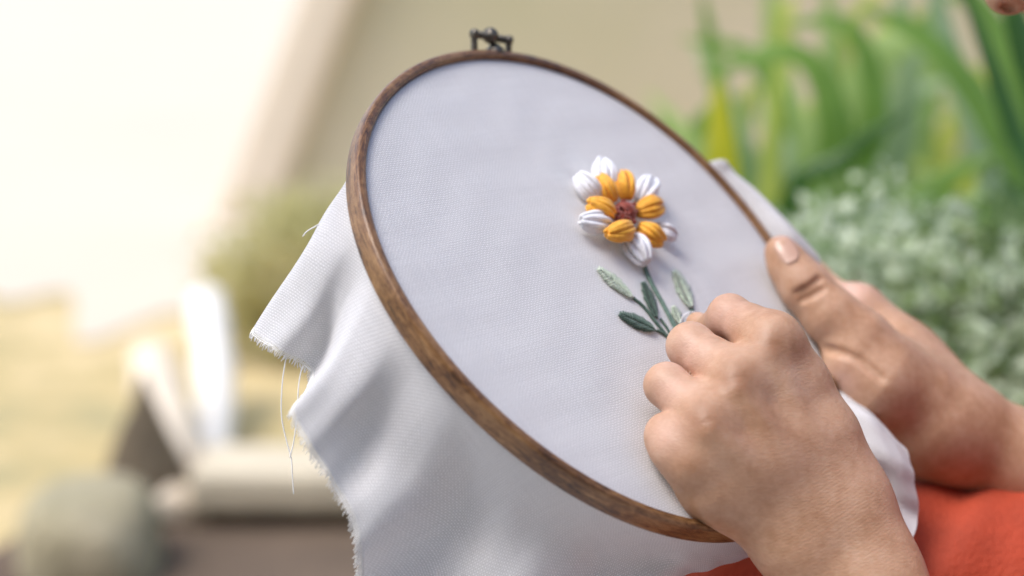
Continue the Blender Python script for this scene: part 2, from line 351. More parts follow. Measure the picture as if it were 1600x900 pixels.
strap_plant('broad strap leaved plant with dark arching blades above the pale shrub', 1330, 1.9, [
    (1, .024, [(1225, 400, 1.9), (1330, 240, 1.88), (1435, 165, 1.85)]), (0, .045, [(1290, 420, 2.0), (1310, 200, 2.0), (1245, 80, 2.0), (1090, 120, 2.0)]),
    (2, .05, [(1300, 420, 2.1), (1330, 220, 2.1), (1370, 90, 2.1), (1460, 60, 2.1), (1540, 180, 2.1)]), (0, .035, [(1320, 400, 2.0), (1370, 180, 2.0), (1330, 40, 2.0), (1220, 40, 2.0)]),
    (2, .045, [(1280, 420, 2.2), (1280, 250, 2.2), (1300, 100, 2.2), (1290, -60, 2.2)]), (4, .05, [(1360, 420, 2.15), (1400, 240, 2.15), (1420, 100, 2.15), (1400, -60, 2.15)]),
    (0, .035, [(1380, 420, 1.95), (1450, 300, 1.95), (1560, 240, 1.95)]), (2, .045, [(1340, 430, 2.25), (1350, 250, 2.25), (1440, 130, 2.25)]), (4, .04, [(1300, 400, 2.2), (1240, 250, 2.2), (1180, 170, 2.2)]),
    (0, .04, [(1260, 420, 2.3), (1245, 240, 2.3), (1180, 90, 2.3), (1060, 60, 2.3)]), (4, .04, [(1310, 330, 2.3), (1370, 180, 2.3), (1490, 120, 2.3)])], GR)
strap_plant('dark wide bladed strap leaved plant at the upper right beside the nose', 1640, 1.75, [
    (1, .030, [(1640, 420, 1.7), (1585, 200, 1.7), (1490, -60, 1.7)]), (0, .055, [(1660, 420, 1.85), (1620, 180, 1.85), (1540, 20, 1.85), (1440, -80, 1.85)]),
    (1, .045, [(1660, 420, 1.6), (1650, 220, 1.6), (1600, 60, 1.6), (1560, -80, 1.6)]), (0, .05, [(1620, 420, 2.0), (1560, 200, 2.0), (1450, 60, 2.0), (1340, 10, 2.0)]),
    (4, .05, [(1580, 420, 2.1), (1530, 200, 2.1), (1480, 60, 2.1), (1450, -90, 2.1)]), (1, .04, [(1680, 420, 1.9), (1600, 320, 1.9), (1560, 280, 1.9)]),
    (0, .04, [(1600, 430, 1.9), (1520, 330, 1.9), (1430, 300, 1.9)])], GR)
for k, (bx, dd) in enumerate(((1120, 2.35), (1260, 2.5), (1400, 2.45), (1540, 2.4), (1650, 2.3))):
    lv = []
    for i in range(11):
        x1 = bx + random.uniform(-100, 90); x2 = x1 + random.uniform(-30, 250); y2 = random.uniform(-40, 260) if k else random.uniform(140, 280)
        lv.append((random.choice([0, 2, 2, 5, 5, 4, 5]), random.uniform(.018, .036), [(x1, 420, dd), ((x1 + x2) / 2 + random.uniform(-20, 20), (420 + y2) / 2 - 40, dd), (x2, y2, dd), (x2 + (x2 - x1) * .6, y2 + random.uniform(-30, 90), dd + .05)]))
    strap_plant(['light green strap leaved plant at the back nearest the hoop', 'light green strap leaved plant behind the yellow bladed one', 'light green strap leaved plant above the middle of the pale shrub',
                 'light green strap leaved plant at the back left of the nose', 'light green strap leaved plant at the back by the right border'][k], bx, dd, lv, GR)
def shrub(name, label, centre, rad, nleaf, size, mats, squash=.8):
    t = thing(name, label, 'shrub', (centre[0], centre[1], 0)); c = np.asarray(centre)
    stems = MB()
    for k in range(9):
        d = rng.normal(size=3); d[2] = abs(d[2]); d /= np.linalg.norm(d)
        stems.add(*tube(crom([np.array([c[0], c[1], 0]) + d * [.04, .04, 0], c * [1, 1, .55] + d * rad * .2, c + d * rad * .8], 8), np.linspace(.008, .003, 8), 6))
    stems.build('stem', M_DARKROCK, t)
    for mi, m in enumerate(mats):
        mb_v = []; mb_f = []; nn = 0
        cl = rng.normal(size=(45, 3)); cl /= np.linalg.norm(cl, axis=1)[:, None]; cl *= rng.uniform(.45, 1.0, (45, 1)) ** .6
        for i in range(nleaf // len(mats)):
            p = c + (cl[rng.integers(45)] + rng.normal(size=3) * .16) * rad
            if p[2] < .01: continue
            d = rng.normal(size=3); d[2] += .3; d /= np.linalg.norm(d); s = np.cross(d, rng.normal(size=3)); s /= np.linalg.norm(s); u = np.cross(d, s); L = size * rng.uniform(.55, 1.6)
            q = [p, p + d * L * .5 + s * L * .28 + u * L * .06, p + d * L, p + d * L * .5 - s * L * .28 + u * L * .06, p + d * L * .5 - u * L * .05]
            mb_v += q; mb_f += [(nn, nn + 1, nn + 4), (nn + 1, nn + 2, nn + 4), (nn + 2, nn + 3, nn + 4), (nn + 3, nn, nn + 4)]; nn += 5
        mesh('foliage', np.array(mb_v), mb_f, m, t, smooth=False, kind='stuff')
    return t
MS1 = leaf_mat('variegated_pale', (.70, .76, .58), (.52, .62, .40), .4); MS2 = leaf_mat('variegated_mid', (.37, .47, .20), (.22, .32, .11), .35); MS4 = leaf_mat('shaded_leaf', (.27, .38, .17), (.17, .27, .10), .35); MS3 = leaf_mat('olive_leaf', (.74, .68, .38), (.60, .57, .28), .4)
sc_ = P(1480, 545, 1.72); shrub('variegated_shrub', 'pale variegated small leaved shrub at the right behind the wrist', sc_, np.array([.185, .16, .14]), 7600, .0165, [MS1, MS2, MS4])
sc2 = P(470, 600, 3.9); shrub('olive_shrub', 'soft olive green shrub beyond the frayed cloth corner', np.array([sc2[0] + .03, sc2[1], .15]), np.array([.19, .15, .19]), 3500, .03, [MS3])

# ------------------------------------------------------------------ hoop frame
HC = np.array([0.05276485, -0.0081332, 0.963]); HN = np.array([0.55534386, -0.5849057, -0.59116709])
HE1 = np.array([0.7164114, 0.69746891, -0.01708294]); HE2 = np.array([0.42231257, -0.41403193, 0.80636818])
HCO = [0.14758243, 0.00034567, -0.0002562, 0.00022948, -0.00074919, 0.00164041, -0.00094611, -0.00035557, 0.00016394]
def rad(t):
    t = np.asarray(t, float); r = HCO[0] + 0 * t
    for k in range(1, 5): r = r + HCO[2 * k - 1] * np.cos(k * t) + HCO[2 * k] * np.sin(k * t)
    return r
def hp(t, dr=0.0, h=0.0, r=None):
    """point of the hoop plane in camera metres: angle t, dr outside the fabric's rim, h in front of the plane"""
    t = np.asarray(t, float); q = (rad(t) + dr if r is None else r)
    return HC + q[..., None] * (np.cos(t)[..., None] * HE1 + np.sin(t)[..., None] * HE2) + np.asarray(h)[..., None] * HN
def onplane(px, py, h=0.0):
    d = np.array([(px - 800) / FPX, (py - 450) / FPX, 1.0]); c = HC + HN * h
    return W(d * ((c @ HN) / (d @ HN)))
NW = D(HN).ravel(); HCW = W(HC).ravel()
def proj(c): return c[..., :2] / c[..., 2:3] * FPX + [800, 450]

# outer ring: rounded rectangular section swept round
hoop = thing('embroidery_hoop', 'round dark walnut embroidery hoop with a bronze screw holding the white cloth', 'embroidery hoop', W(hp(np.array(0.), .003, -.004)).ravel())
NT = 360; th = np.linspace(0, 2 * np.pi, NT, endpoint=False)
sec = []
TR, TA = .0062, .0128
for a in np.linspace(0, 2 * np.pi, 28, endpoint=False):
    ca, sa = math.cos(a), math.sin(a); e = .55
    sec.append((TR / 2 + TR / 2 * math.copysign(abs(ca) ** e, ca), .0012 - TA / 2 + TA / 2 * math.copysign(abs(sa) ** e, sa)))
sec = np.array(sec); k = len(sec)
per = np.r_[0, np.cumsum(np.hypot(*np.diff(np.vstack([sec, sec[:1]]), axis=0).T))]
v = np.concatenate([W(hp(th, s[0], s[1]))[:, None] for s in sec], 1)     # NT,k,3
v = np.concatenate([v, v[:1]], 0); v = np.concatenate([v, v[:, :1]], 1); K1 = k + 1
uv = np.stack(np.meshgrid(np.linspace(0, 2 * np.pi * .15, NT + 1), per, indexing='ij'), -1)
f = [(i * K1 + j, (i + 1) * K1 + j, (i + 1) * K1 + j + 1, i * K1 + j + 1) for i in range(NT) for j in range(k)]
mesh('outer_ring', v.reshape(-1, 3), f, M_WOOD, hoop, uv=uv.reshape(-1, 2))
# inner ring (under the cloth)
sec2 = np.array([(-.0008, -.0035), (-.0008, -.010), (-.006, -.010), (-.006, -.0035)])
v = np.concatenate([W(hp(th, s[0], s[1]))[:, None] for s in sec2], 1).reshape(-1, 3)
f = [(i * 4 + j, ((i + 1) % NT) * 4 + j, ((i + 1) % NT) * 4 + (j + 1) % 4, i * 4 + (j + 1) % 4) for i in range(NT) for j in range(4)]
mesh('inner_ring', v, f, M_WOOD, hoop, smooth=False, uv=np.stack([np.repeat(th * .15, 4), np.tile([0, .006, .011, .017], NT)], 1))
# screw clamp at the top
tt = np.linspace(0, 2 * np.pi, 1440); pr = proj(hp(tt, .0056, 0)); tcl = tt[np.argmin(np.hypot(pr[:, 0] - 770, pr[:, 1] - 79))]
c0 = hp(np.array(tcl), .0056, -.0035); radv = np.cos(tcl) * HE1 + np.sin(tcl) * HE2; tanv = -np.sin(tcl) * HE1 + np.cos(tcl) * HE2
if tanv[0] < 0: tanv = -tanv
kk = -radv[0] / HN[0]; upd = radv + kk * HN; upd /= np.linalg.norm(upd); upd = upd if upd[1] < 0 else -upd
def cl(t_, r_, n_): return W(c0 + tanv * t_ + upd * r_ + HN * n_).ravel()
def lathe(a, b, prof, m, k=20):
    a = np.asarray(a); b = np.asarray(b); d = b - a; L = np.linalg.norm(d); d = d / L; x = np.cross(d, [0.3, .2, 1]); x /= np.linalg.norm(x); y = np.cross(d, x)
    vs = []; an = np.linspace(0, 2 * np.pi, k, endpoint=False)
    for (s, r) in prof: vs.append(a + d * L * s + r * (np.cos(an)[:, None] * x + np.sin(an)[:, None] * y))
    m_ = len(prof); f = [(i * k + j, i * k + (j + 1) % k, (i + 1) * k + (j + 1) % k, (i + 1) * k + j) for i in range(m_ - 1) for j in range(k)]
    f += [tuple(range(k))[::-1], tuple(range((m_ - 1) * k, m_ * k))]
    return np.vstack(vs), f
H_ = .0118
for sgn, tx, hh in ((-1, -.0112, .0106), (1, .0150, .0090)):
    pts = crom([cl(tx, -.003, 0), cl(tx, .005, 0), cl(tx, hh - .001, 0)], 8)
    v, f, uv = tube(pts, .0019, 8); br = mesh('bracket', v, f, M_BRONZE, hoop)
    v, f = lathe(cl(tx - .002, hh, 0), cl(tx + .002, hh, 0), [(0, .0012), (.15, .0026), (.5, .0029), (.85, .0026), (1, .0012)], None); mesh('lug', v, f, M_BRONZE, br)
prof = []
for i in range(60): prof.append((i / 59, .0019 if i % 2 else .0023))
v, f = lathe(cl(-.0125, .0107, 0), cl(.0165, .0089, 0), prof, None); mesh('screw', v, f, M_BRONZE, hoop, smooth=False)
v, f = lathe(cl(-.0025, .0107, 0), cl(.0048, .0102, 0), [(0, .002), (.1, .0038), (.35, .0046), (.6, .0046), (.9, .0036), (1, .002)], None, 12); mesh('nut', v, f, M_BRONZE, hoop)
v, f = lathe(cl(.0048, .000, 0), cl(.0036, .0066, .0), [(0, .0048), (.25, .0056), (.55, .0048), (.8, .003), (1, .0016)], None); mesh('knob', v, f, M_BRONZE, hoop)

# ------------------------------------------------------------------ cloth
cloth = thing('cotton_cloth', 'white cotton cloth with frayed edges and an embroidered daisy stretched in the hoop', 'cloth', HCW)
pr_ring = proj(hp(tt, .0056, -.004))
def ang(px, py):
    return tt[np.argmin(np.hypot(pr_ring[:, 0] - px, pr_ring[:, 1] - py))]
RIBS = [  # contact px on the outer rim, then three points (px, py, depth)
    ((575, 165), [(560, 230, .93), (548, 300, .955), (535, 370, .985)]),
    ((545, 225), [(529, 310, .905), (500, 380, .925), (470, 440, .945)]),
    ((540, 285), [(497, 360, .892), (448, 437, .905), (398, 512, .918)]),
    ((546, 340), [(520, 420, .882), (485, 490, .892), (440, 546, .90)]),
    ((557, 390), [(540, 470, .885), (512, 530, .898), (487, 580, .906)]),
    ((577, 440), [(555, 510, .868), (512, 580, .866), (461, 640, .862)]),
    ((606, 492), [(575, 590, .862), (525, 645, .862), (484, 690, .860)]),
    ((650, 553), [(605, 650, .872), (565, 700, .872), (524, 752, .865)]),
    ((700, 616), [(655, 720, .868), (610, 780, .866), (560, 830, .866)]),
    ((765, 678), [(735, 790, .886), (680, 870, .890), (572, 940, .884)]),
    ((850, 745), [(835, 830, .882), (800, 920, .885), (745, 1040, .89)]),
    ((960, 812), [(955, 865, .900), (940, 930, .905), (925, 1020, .91)]),
    ((1060, 844), [(1062, 866, .905), (1060, 890, .912), (1052, 910, .92)]),
    ((1130, 852), [(1135, 862, .925), (1132, 875, .932), (1125, 886, .94)]),
    ((1180, 851), [(1185, 856, .945), (1184, 862, .95), (1182, 867, .955)]),
    ((1250, 815), [(1290, 830, .965), (1340, 850, .97), (1400, 860, .975)]),
    ((1290, 780), [(1350, 800, .975), (1400, 825, .975), (1424, 845, .975)]),
    ((1310, 735), [(1365, 765, .995), (1400, 785, .99), (1435, 800, .992)]),
    ((1318, 695), [(1370, 715, .985), (1405, 735, .985), (1428, 750, .99)]),
    ((1316, 645), [(1350, 655, .995), (1385, 672, .995), (1418, 702, .998)]),
    ((1305, 590), [(1320, 610, 1.02), (1335, 625, 1.02), (1350, 640, 1.02)]),
    ((1275, 500), [(1285, 500, 1.065), (1285, 505, 1.075), (1280, 510, 1.08)]),
    ((1235, 425), [(1255, 407, 1.075), (1268, 413, 1.082), (1274, 424, 1.088)]),
    ((1195, 362), [(1222, 352, 1.080), (1248, 370, 1.085), (1281, 403, 1.09)]),
    ((1172, 333), [(1186, 313, 1.088), (1201, 317, 1.093), (1214, 331, 1.098)]),
    ((1150, 302), [(1161, 289, 1.092), (1174, 290, 1.097), (1186, 303, 1.102)]),
    ((1130, 277), [(1139, 269, 1.094), (1148, 272, 1.099), (1156, 282, 1.104)]),
    ((1107, 250), [(1112, 252, 1.094), (1117, 257, 1.099), (1120, 264, 1.104)]),
]
def auto(t):
    b = hp(np.array(t), .001, -.011)
    inw = -(np.cos(t) * HE1 + np.sin(t) * HE2)
    return [b, b - HN * .02 + inw * .003, b - HN * .04 + inw * .008, b - HN * .055 + inw * .012]
rt = []; rp = []
for (cx, cy), pts in RIBS:
    t = ang(cx, cy); rt.append(t); rp.append([hp(np.array(t), .001, -.011)] + [Cc(*p) for p in pts])
for (cx, cy) in ((1096, 241), (1075, 222), (1020, 175), (900, 108), (810, 80), (740, 78), (680, 90), (620, 115)):
    t = ang(cx, cy); rt.append(t); rp.append(auto(t))
rt = np.array(rt) % (2 * np.pi); o_ = np.argsort(rt); rt = rt[o_]; rp = np.array(rp)[o_]       # (m,4,3)
def pchip_periodic(x, y, xq):
    m = len(x); xx = np.concatenate([x[-2:] - 2 * np.pi, x, x[:2] + 2 * np.pi]); yy = np.concatenate([y[-2:], y, y[:2]])
    h = np.diff(xx); sh = (-1,) + (1,) * (yy.ndim - 1); dl = np.diff(yy, axis=0) / h.reshape(sh)
    d = np.zeros_like(yy); a, b = dl[:-1], dl[1:]; h0, h1 = h[:-1].reshape(sh), h[1:].reshape(sh)
    # blend of monotone and finite-difference slope keeps folds round
    fd = (a * h1 + b * h0) / (h0 + h1); same = a * b > 0
    with np.errstate(divide='ignore', invalid='ignore'): hm = np.where(same, 3 * (h0 + h1) / ((2 * h1 + h0) / a + (h1 + 2 * h0) / b), 0)
    w_ = .5 * np.clip(4 * np.minimum(abs(a), abs(b)) / (np.maximum(abs(a), abs(b)) + 1e-9), 0, 1); d[1:-1] = w_ * fd + (1 - w_) * hm; d[0] = dl[0]; d[-1] = dl[-1]
    i = np.clip(np.searchsorted(xx, xq, side='right') - 1, 0, len(xx) - 2); s = ((xq - xx[i]) / h[i]).reshape(sh); H = h[i].reshape(sh)
    return yy[i] * (1 + 2 * s) * (1 - s) ** 2 + H * d[i] * s * (1 - s) ** 2 + yy[i + 1] * s * s * (3 - 2 * s) + H * d[i + 1] * s * s * (s - 1)
NTH = 720; NF = 44
thq = np.linspace(0, 2 * np.pi, NTH, endpoint=False)
ctl = pchip_periodic(rt, rp, thq)                     # NTH,4,3
ctl[:, 0] = hp(thq, .001, -.011)
flap = np.stack([crom(c, NF) for c in ctl])          # NTH,NF,3
# soft waves across the hanging part
uu = np.linspace(0, 1, NF)[None, :]
wav = (np.sin(thq * 17 + 1.3)[:, None] * np.sin(uu * 5 + .5) + .7 * np.sin(thq * 31 + 4)[:, None] * np.sin(uu * 7 + 2) + .5 * np.sin(thq * 53)[:, None] * uu) * .0011 * np.minimum(uu * 2.5, 1)
wav = wav * (1 - .95 * np.exp(-((thq - R(88)) / R(20)) ** 4))[:, None]
du = np.gradient(flap, axis=1); dt = np.gradient(flap, axis=0); nn_ = np.cross(du, dt); nn_ /= np.linalg.norm(nn_, axis=2)[..., None] + 1e-9
flap = flap + nn_ * wav[..., None]
NR = 110
fl_ = Cc(975, 334, 1.0); fl_ = fl_ * ((HC @ HN) / (fl_ @ HN)) - HC; fx, fy = fl_ @ HE1, fl_ @ HE2
rows = []; uvs = []
rr = np.linspace(0, 1, NR) ** .8
for q in rr[1:]:
    r_ = rad(thq) * q; px_, py_ = r_ * np.cos(thq) - fx, r_ * np.sin(thq) - fy; fr_ = np.hypot(px_, py_); fa_ = np.arctan2(py_, px_)
    hh_ = .00045 * np.exp(-((fr_ - .026) / .013) ** 2) * (np.sin(9 * fa_) + .6 * np.sin(14 * fa_ + 2)) + .00028 * np.sin(px_ * 70 + py_ * 31 + 1) * np.sin(py_ * 55 - px_ * 22) + .00012 * np.sin(px_ * 210 + 2 * np.sin(py_ * 60))
    rows.append(hp(thq, r=r_, h=-.0018 + hh_ * np.minimum((1 - q) * 12, 1))); uvs.append(np.stack([r_ * np.cos(thq), r_ * np.sin(thq)], 1))
for dr, h in ((-.0003, -.0024), (.0, -.0045), (.0006, -.008)):
    rows.append(hp(thq, dr, h + 0 * thq)); uvs.append(uvs[-1] * (1 + .002 / .147))
L = np.concatenate([np.zeros((NTH, 1)), np.cumsum(np.linalg.norm(np.diff(flap, axis=1), axis=2), 1)], 1)
for j in range(NF):
    rows.append(flap[:, j]); q = rad(thq) + .008 + L[:, j]; uvs.append(np.stack([q * np.cos(thq), q * np.sin(thq)], 1))
V = np.stack(rows, 0); UVs = np.stack(uvs, 0)        # rings, NTH
nr = len(V); v = np.vstack([W(HC - HN * .0018).reshape(1, 3), W(V.reshape(-1, 3))])
uvv = np.vstack([[[0, 0]], UVs.reshape(-1, 2)])
ca_, sa_ = math.cos(.35), math.sin(.35); uvv = np.stack([uvv[:, 0] * ca_ - uvv[:, 1] * sa_, uvv[:, 0] * sa_ + uvv[:, 1] * ca_], 1)
f = [(0, 1 + j, 1 + (j + 1) % NTH) for j in range(NTH)]
f += [(1 + i * NTH + j, 1 + (i + 1) * NTH + j, 1 + (i + 1) * NTH + (j + 1) % NTH, 1 + i * NTH + (j + 1) % NTH) for i in range(nr - 1) for j in range(NTH)]
mesh('fabric', v, f, M_CLOTH, cloth, uv=uvv)
# frayed fringe along the visible cut edge
edge = flap[:, -1]; inner = flap[:, -4]; epx = proj(edge)
fr = MB(); ta, tb = ang(1060, 844) % (2 * np.pi), ang(540, 285) % (2 * np.pi)
lo_, hi_ = sorted((ta, tb)); sel = (thq >= lo_) & (thq <= hi_)
ed = edge[sel]; ind = inner[sel]; S = np.r_[0, np.cumsum(np.linalg.norm(np.diff(ed, axis=0), axis=1))]
s_ = 0
while s_ < S[-1]:
    b = np.array([np.interp(s_, S, ed[:, i]) for i in range(3)]); a = np.array([np.interp(s_, S, ind[:, i]) for i in range(3)])
    out = (b - a); out /= np.linalg.norm(out); g = np.array([0, 1.0, 0]); ll = rng.uniform(.0028, .0048)
    q1 = b + out * ll * .55 + rng.normal(size=3) * .00015; q2 = b + out * ll + g * ll * .12 + rng.normal(size=3) * .00045
    fr.add(*tube(W(crom([b - out * .0012 - nn_[0, 0] * 0, b + out * .0004, q1, q2], 6)), .00022, 4)); s_ += rng.uniform(.0006, .0010)
# the last threads running along the edge
for off in (.0006, .0016):
    tt_ = ed + (ed - ind) / np.linalg.norm(ed - ind, axis=1)[:, None] * off + rng.normal(size=ed.shape) * .00012
    fr.add(*tube(W(tt_), .00028, 4))
fr.build('fringe', M_FRAY, cloth, kind='stuff')
for pts in ([(447, 557, .902), (441, 600, .902), (440, 650, .902), (448, 690, .902), (455, 715, .902), (457, 745, .902), (459, 772, .902)],
            [(486, 579, .905), (474, 572, .904), (467, 600, .903), (464, 650, .902), (459, 690, .902), (453, 715, .902)],
            [(506, 346, .894), (492, 354, .898), (480, 361, .902), (473, 369, .904)]):
    v, f, uv = tube(np.vstack([P(*p) for p in np.array([list(crom([p for p in pts], 40)[i]) for i in range(40)])]), .00032, 5); mesh('loose_thread', v, f, M_FRAY, cloth)

# ------------------------------------------------------------------ embroidery
def petal(name, parent, base, tip, w, m, hb=.003, ht=.007, n_str=12, bulge=.6, tr=.25, arch=.003):
    a = onplane(*base, hb).ravel(); b = onplane(*tip, ht).ravel(); ax = b - a; L = np.linalg.norm(ax); axn = ax / L
    # width measured across the view
    zc = (D(np.eye(3))[2] @ (a - CAM)); wm = w * zc / FPX
    view = (a - CAM) / np.linalg.norm(a - CAM); side = np.cross(axn, view); side /= np.linalg.norm(side); upv = np.cross(side, axn)
    if upv @ NW < 0: upv = -upv
    mb = MB(); t = np.linspace(0, 1, 14); prof = np.sin(np.pi * (.05 + .91 * t ** 1.05)) ** .48
    for i in range(n_str):
        ph = 2 * np.pi * i / n_str + rng.uniform(-.28, .28)
        dr_ = rng.uniform(-.5, .7); q = prof * rng.uniform(.68, 1.08) * wm * (.5 - .5 * tr * .62)
        sh = rng.uniform(-.10, .05) * L
        pts = a + np.outer(t * L + sh * t, axn) + np.outer(q * np.cos(ph + dr_ * t), side) + np.outer(q * bulge * np.sin(ph + dr_ * t), upv) + np.outer(np.sin(np.pi * t) * arch, upv)
        mb.add(*tube(pts, wm * .5 * tr * (.65 + .35 * np.sin(np.pi * t)) * rng.uniform(.9, 1.1), 8))
    # tie strand that closes the tip
    mb.add(*tube(a + np.outer(t * L * .98, axn) + np.outer(np.sin(np.pi * t) * arch, upv), np.maximum(prof * wm * .24, .0005), 10))
    return mb.build(name, m, parent)
flower = mesh('flower_center', *(lambda q: (q[0], q[1]))(lathe(onplane(975, 334, .0002).ravel(), onplane(975, 334, .0082).ravel(), [(0, .0068), (.6, .0068), (1, .0052)], None)), M_TR, cloth)
for b, t, w in (((950, 300), (940, 250), 38), ((936, 312), (901, 272), 36), ((952, 350), (908, 345), 38), ((985, 370), (1010, 411), 40), ((1022, 355), (1057, 370), 29), ((997, 318), (1018, 280), 38)):
    petal('white_petal', cloth, b, t, w, M_TW, .0022, .0048)
for b, t, w in (((958, 316), (937, 275), 34), ((979, 312), (971, 270), 35), ((996, 332), (1031, 320), 41), ((997, 355), (1036, 378), 39), ((984, 359), (949, 365), 41), ((956, 340), (921, 316), 41)):
    petal('yellow_petal', cloth, b, t, w, M_TY, .0052, .0085)
for i in range(19):
    r_ = math.sqrt((i + .4) / 19) * 19.5; a_ = i * 2.39996
    c = onplane(976 + r_ * math.cos(a_), 334 + r_ * math.sin(a_) * 1.0, .0088 + .0014 * (1 - r_ / 16)).ravel()
    x_ = rng.normal(size=3); x_ -= NW * (x_ @ NW); x_ /= np.linalg.norm(x_); y_ = np.cross(NW, x_); an = np.linspace(0, 2 * np.pi * 1.6, 16)
    pts = c + .00105 * (np.cos(an)[:, None] * x_ + np.sin(an)[:, None] * y_) + np.outer(np.linspace(-.0003, .0009, 16), NW)
    v, f, uv = tube(pts, .00072, 6); mesh('knot', v, f, M_TR, flower, uv=uv)
def stitch_line(name, pts, r, m, strands=2):
    mb = MB()
    for s in range(strands):
        q = np.vstack([onplane(x + (s - (strands - 1) / 2) * 2.6, y, r * .6 - .0014) for x, y in crom(pts, 24)])
        mb.add(*tube(q + rng.normal(size=q.shape) * .00006, r, 7))
    return mb.build(name, m, cloth)
stitch_line('stem', [(1004, 408), (1016, 438), (1036, 475), (1052, 505), (1060, 522)], .00085, M_TS, 2)
stitch_line('leaf_stem', [(989, 465), (1008, 482), (1030, 510), (1046, 530)], .0009, M_TG, 1)
stitch_line('leaf_stem', [(1026, 516), (1036, 521), (1046, 528)], .0008, M_TG, 1)
stitch_line('leaf_stem', [(1080, 478), (1082, 490), (1083, 505)], .0009, M_TG, 2)
stitch_line('leaf_stem', [(1032, 498), (1042, 512), (1048, 524)], .0007, M_TG, 1)
def leaf_stitch(tip, base, w, m, n=15):
    tip = np.array(tip, float); base = np.array(base, float); ax = tip - base; L = np.linalg.norm(ax); ax /= L; sd = np.array([-ax[1], ax[0]]); mb = MB()
    for i in range(n):
        u = (i + .3) / n; prof = w / 2 * math.sin(math.pi * min(.12 + u * .86, 1)) ** .7
        for s in (-1, 1):
            p0 = base + ax * L * (u * .95) + sd * s * -.6; p1 = base + ax * (L * min(u * .9 + .14, 1.0)) + sd * s * prof * rng.uniform(.88, 1.08)
            pm = (p0 + p1) / 2
            q = np.vstack([onplane(*p0, -.0006), onplane(*pm, .0006), onplane(*p1, -.0013)]); mb.add(*tube(crom(q, 7), .00062 * rng.uniform(.8, 1.15), 6))
    q = np.vstack([onplane(*(base + ax * L * t), -.0004) for t in np.linspace(0, 1, 8)]); mb.add(*tube(q, .0006, 6))
    return mb.build('leaf', m, cloth)
leaf_stitch((935, 419), (990, 466), 17, M_TP); leaf_stitch((1005, 441), (1027, 498), 15, M_TG); leaf_stitch((968, 490), (1025, 517), 20, M_TG)
leaf_stitch((1054, 423), (1082, 482), 21, M_TP); leaf_stitch((1052, 478), (1064, 508), 13, M_TP, 9)
q = np.vstack([onplane(x, y, h) for x, y, h in crom([(1062, 508, 0), (1068, 494, .004), (1078, 488, .006), (1090, 489, .007), (1098, 496, .008), (1110, 505, .008)], 30)])
v, f, uv = tube(q, .00042, 7); mesh('working_thread', v, f, M_TW, cloth, uv=uv)
v, f, uv = tube(np.vstack([onplane(x, y, h) for x, y, h in crom([(1064, 514, 0), (1072, 503, .003), (1082, 496, .003), (1095, 500, .005)], 20)]), .0004, 7); mesh('working_thread', v, f, M_TW, cloth, uv=uv)

